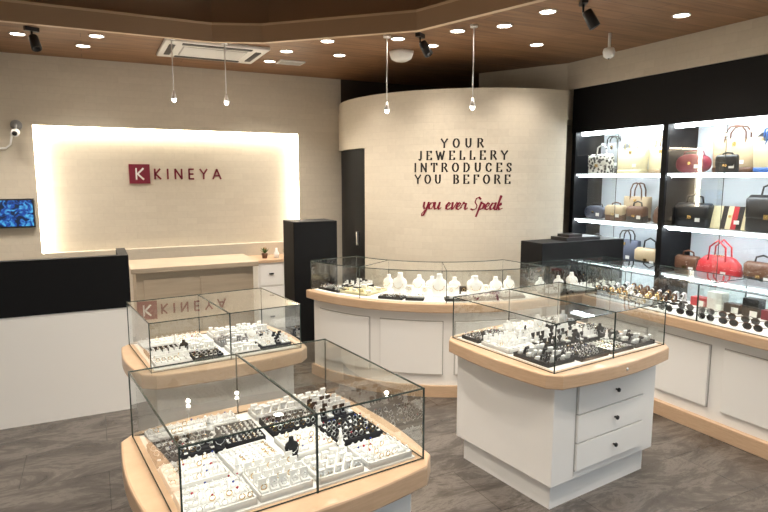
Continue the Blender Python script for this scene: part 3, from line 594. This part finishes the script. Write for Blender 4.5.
# ------------------------------------------------------------------ ceiling items
def light(kind,name,loc,energy,col,parent=None,rot=(0,0,0),**k):
    l=D.lights.new(name,kind); l.energy=energy; l.color=col
    for a,v in k.items(): setattr(l,a,v)
    o=D.objects.new(name,l); SC.collection.objects.link(o); o.location=loc; o.rotation_euler=rot
    if parent: o.parent=parent
    return o
WARM=(1,.90,.78)
def downlight(x,y,z=CEIL,e=46,tilt=(0,0)):
    p=empty('recessed_downlight',(x,y,z)); b=MB()
    pts=[(.058*math.cos(2*math.pi*i/20),.058*math.sin(2*math.pi*i/20),-.004) for i in range(20)]
    b.tube(pts,.006,'ceilwhite',6,closed=True); b.obj('rim',p)
    b=MB(); b.loft([(-.003,.052,.052),(-.001,.052,.052)],'lamp',20); b.obj('lamp_disc',p)
    light('SPOT','lamp_beam',(0,0,-.02),e,WARM,p,(tilt[0],tilt[1],0),spot_size=rad(115),spot_blend=.8,shadow_soft_size=.05)
DL=[(.75,5.53),(.70,6.0),(2.31,5.22),(2.81,5.11),(2.36,5.75),(2.44,4.65),(3.15,3.77),(3.35,3.45),(3.33,3.0),(2.9,4.25),(.2,5.8),(-.1,5.9),(3.3,4.3)]
for q in DL: downlight(*cf(*q))
for q in [(3.75,2.0),(3.75,1.0),(3.3,1.2),(3.3,0),(-1.4,5.6),(-2.0,6.0),(1.9,6.0),(3.9,3.0),(3.6,4.2)]: downlight(*q)
ZT2=CEIL+.36
for q in [(.2,2.2),(1.1,2.4),(1.9,2.7),(.2,3.6),(1.2,3.7),(0,1.0),(1.2,1.0),(2.2,1.2),(-1.4,2.2),(-1.4,3.8),(-1.4,.5),(.5,-.6)]: downlight(q[0],q[1],ZT2,98)  # added downlights, out of view in the tray ceiling, to brighten the showcases
def pendant(x,y,zb):
    p=empty('pendant_lamp',(x,y,0)); b=MB(); b.loft([(CEIL-.02,.03,.03),(CEIL,.03,.03)],'chrome',14); b.tube([(0,0,zb+.05),(0,0,CEIL-.01)],.0045,'chrome'); b.obj('rod',p)
    b=MB(); b.loft([(zb-.005,.024,.024),(zb+.0,.026,.026),(zb+.03,.016,.016),(zb+.06,.009,.009)],'chrome',16); b.obj('shade',p)
    b=MB(); b.loft([(zb-.030,.005,.005),(zb-.025,.015,.015),(zb-.013,.020,.020),(zb,.017,.017)],'bulb',14); b.obj('bulb',p)
    light('POINT','bulb_light',(0,0,zb-.06),5,WARM,p,shadow_soft_size=.015)
for q in ((.68,5.36,2.37),(1.12,5.36,2.37),(2.27,4.50,2.27),(2.72,3.90,2.26)): pendant(*q)
def tracklight(x,y,rz=0,z=CEIL):
    b=MB(); b.box(-.05,.05,-.02,.02,-.03,0,'blackp'); b.tube([(0,0,-.03),(0,0,-.08)],.008,'blackp')
    b.loft([(0,.028,.028),(.01,.034,.034),(.12,.038,.038),(.125,.030,.030),(.10,.026,.026)],'blackp',16,T=TR(0,-.02,-.07,rx=rad(150))); b.obj('track_spotlight',None,(x,y,z),rz)
tracklight(-.34,5.51,.4); tracklight(2.49,4.33,.6); tracklight(3.0,3.05,1.0)
b=MB(); b.loft([(-.09,.05,.05),(-.07,.085,.085),(-.03,.10,.10),(0,.105,.105)],'ceilwhite',24,3); b.obj('smoke_detector',None,(*cf(3.22,4.66),CEIL))
e=empty('ceiling_air_conditioner',(1.08,5.72,CEIL)); b=MB(); b.box(-.45,.45,-.36,.36,-.03,0,'ceilwhite'); b.obj('panel',e,bevel=.01)
b=MB()
for i in range(11): y=-.17+.034*i; b.box(-.27,.27,y-.009,y+.009,-.040,-.031,'ceilwhite')
b.box(-.28,.28,-.19,.19,-.033,-.030,'seam_shade')
b.box(-.30,.30,.25,.31,-.036,-.029,'blackp'); b.box(-.30,.30,-.31,-.25,-.036,-.029,'blackp'); b.box(-.40,-.35,-.22,.22,-.036,-.029,'blackp'); b.box(.35,.40,-.22,.22,-.036,-.029,'blackp'); b.obj('louvres',e)
b=MB(); b.box(-.13,.13,-.09,.09,-.012,0,'ceilwhite'); 
for i in range(5): b.box(-.11,.11,-.065+.03*i,-.052+.03*i,-.016,-.012,'seam_shade')
b.obj('ceiling_vent',None,(1.9,5.95,CEIL))
b=MB(); b.tube([(0,0,0),(0,0,-.12)],.012,'paper'); b.loft([(-.20,.02,.02),(-.185,.042,.042),(-.15,.05,.05),(-.12,.04,.04)],'paper',18); b.gem((0,0,-.19),.02,'blackp'); b.obj('dome_camera',None,(3.86,3.62,CEIL))
# ------------------------------------------------------------------ world + camera
w=D.worlds.new('World'); SC.world=w; w.use_nodes=True; nt=w.node_tree; bg=nt.nodes['Background']
sky=nt.nodes.new('ShaderNodeTexSky'); sky.sky_type='NISHITA'; sky.sun_elevation=rad(40); sky.sun_disc=False; sky.sun_rotation=rad(0)
nt.links.new(sky.outputs[0],bg.inputs[0]); bg.inputs['Strength'].default_value=.18
SC.view_settings.view_transform='Standard'
c=D.cameras.new('camera'); c.sensor_width=36; c.lens=585/768*36; c.clip_start=.05; o=D.objects.new('camera',c); SC.collection.objects.link(o); o.location=(0,0,1.7); o.rotation_euler=(rad(90-7.6),0,rad(-26.5)); SC.camera=o
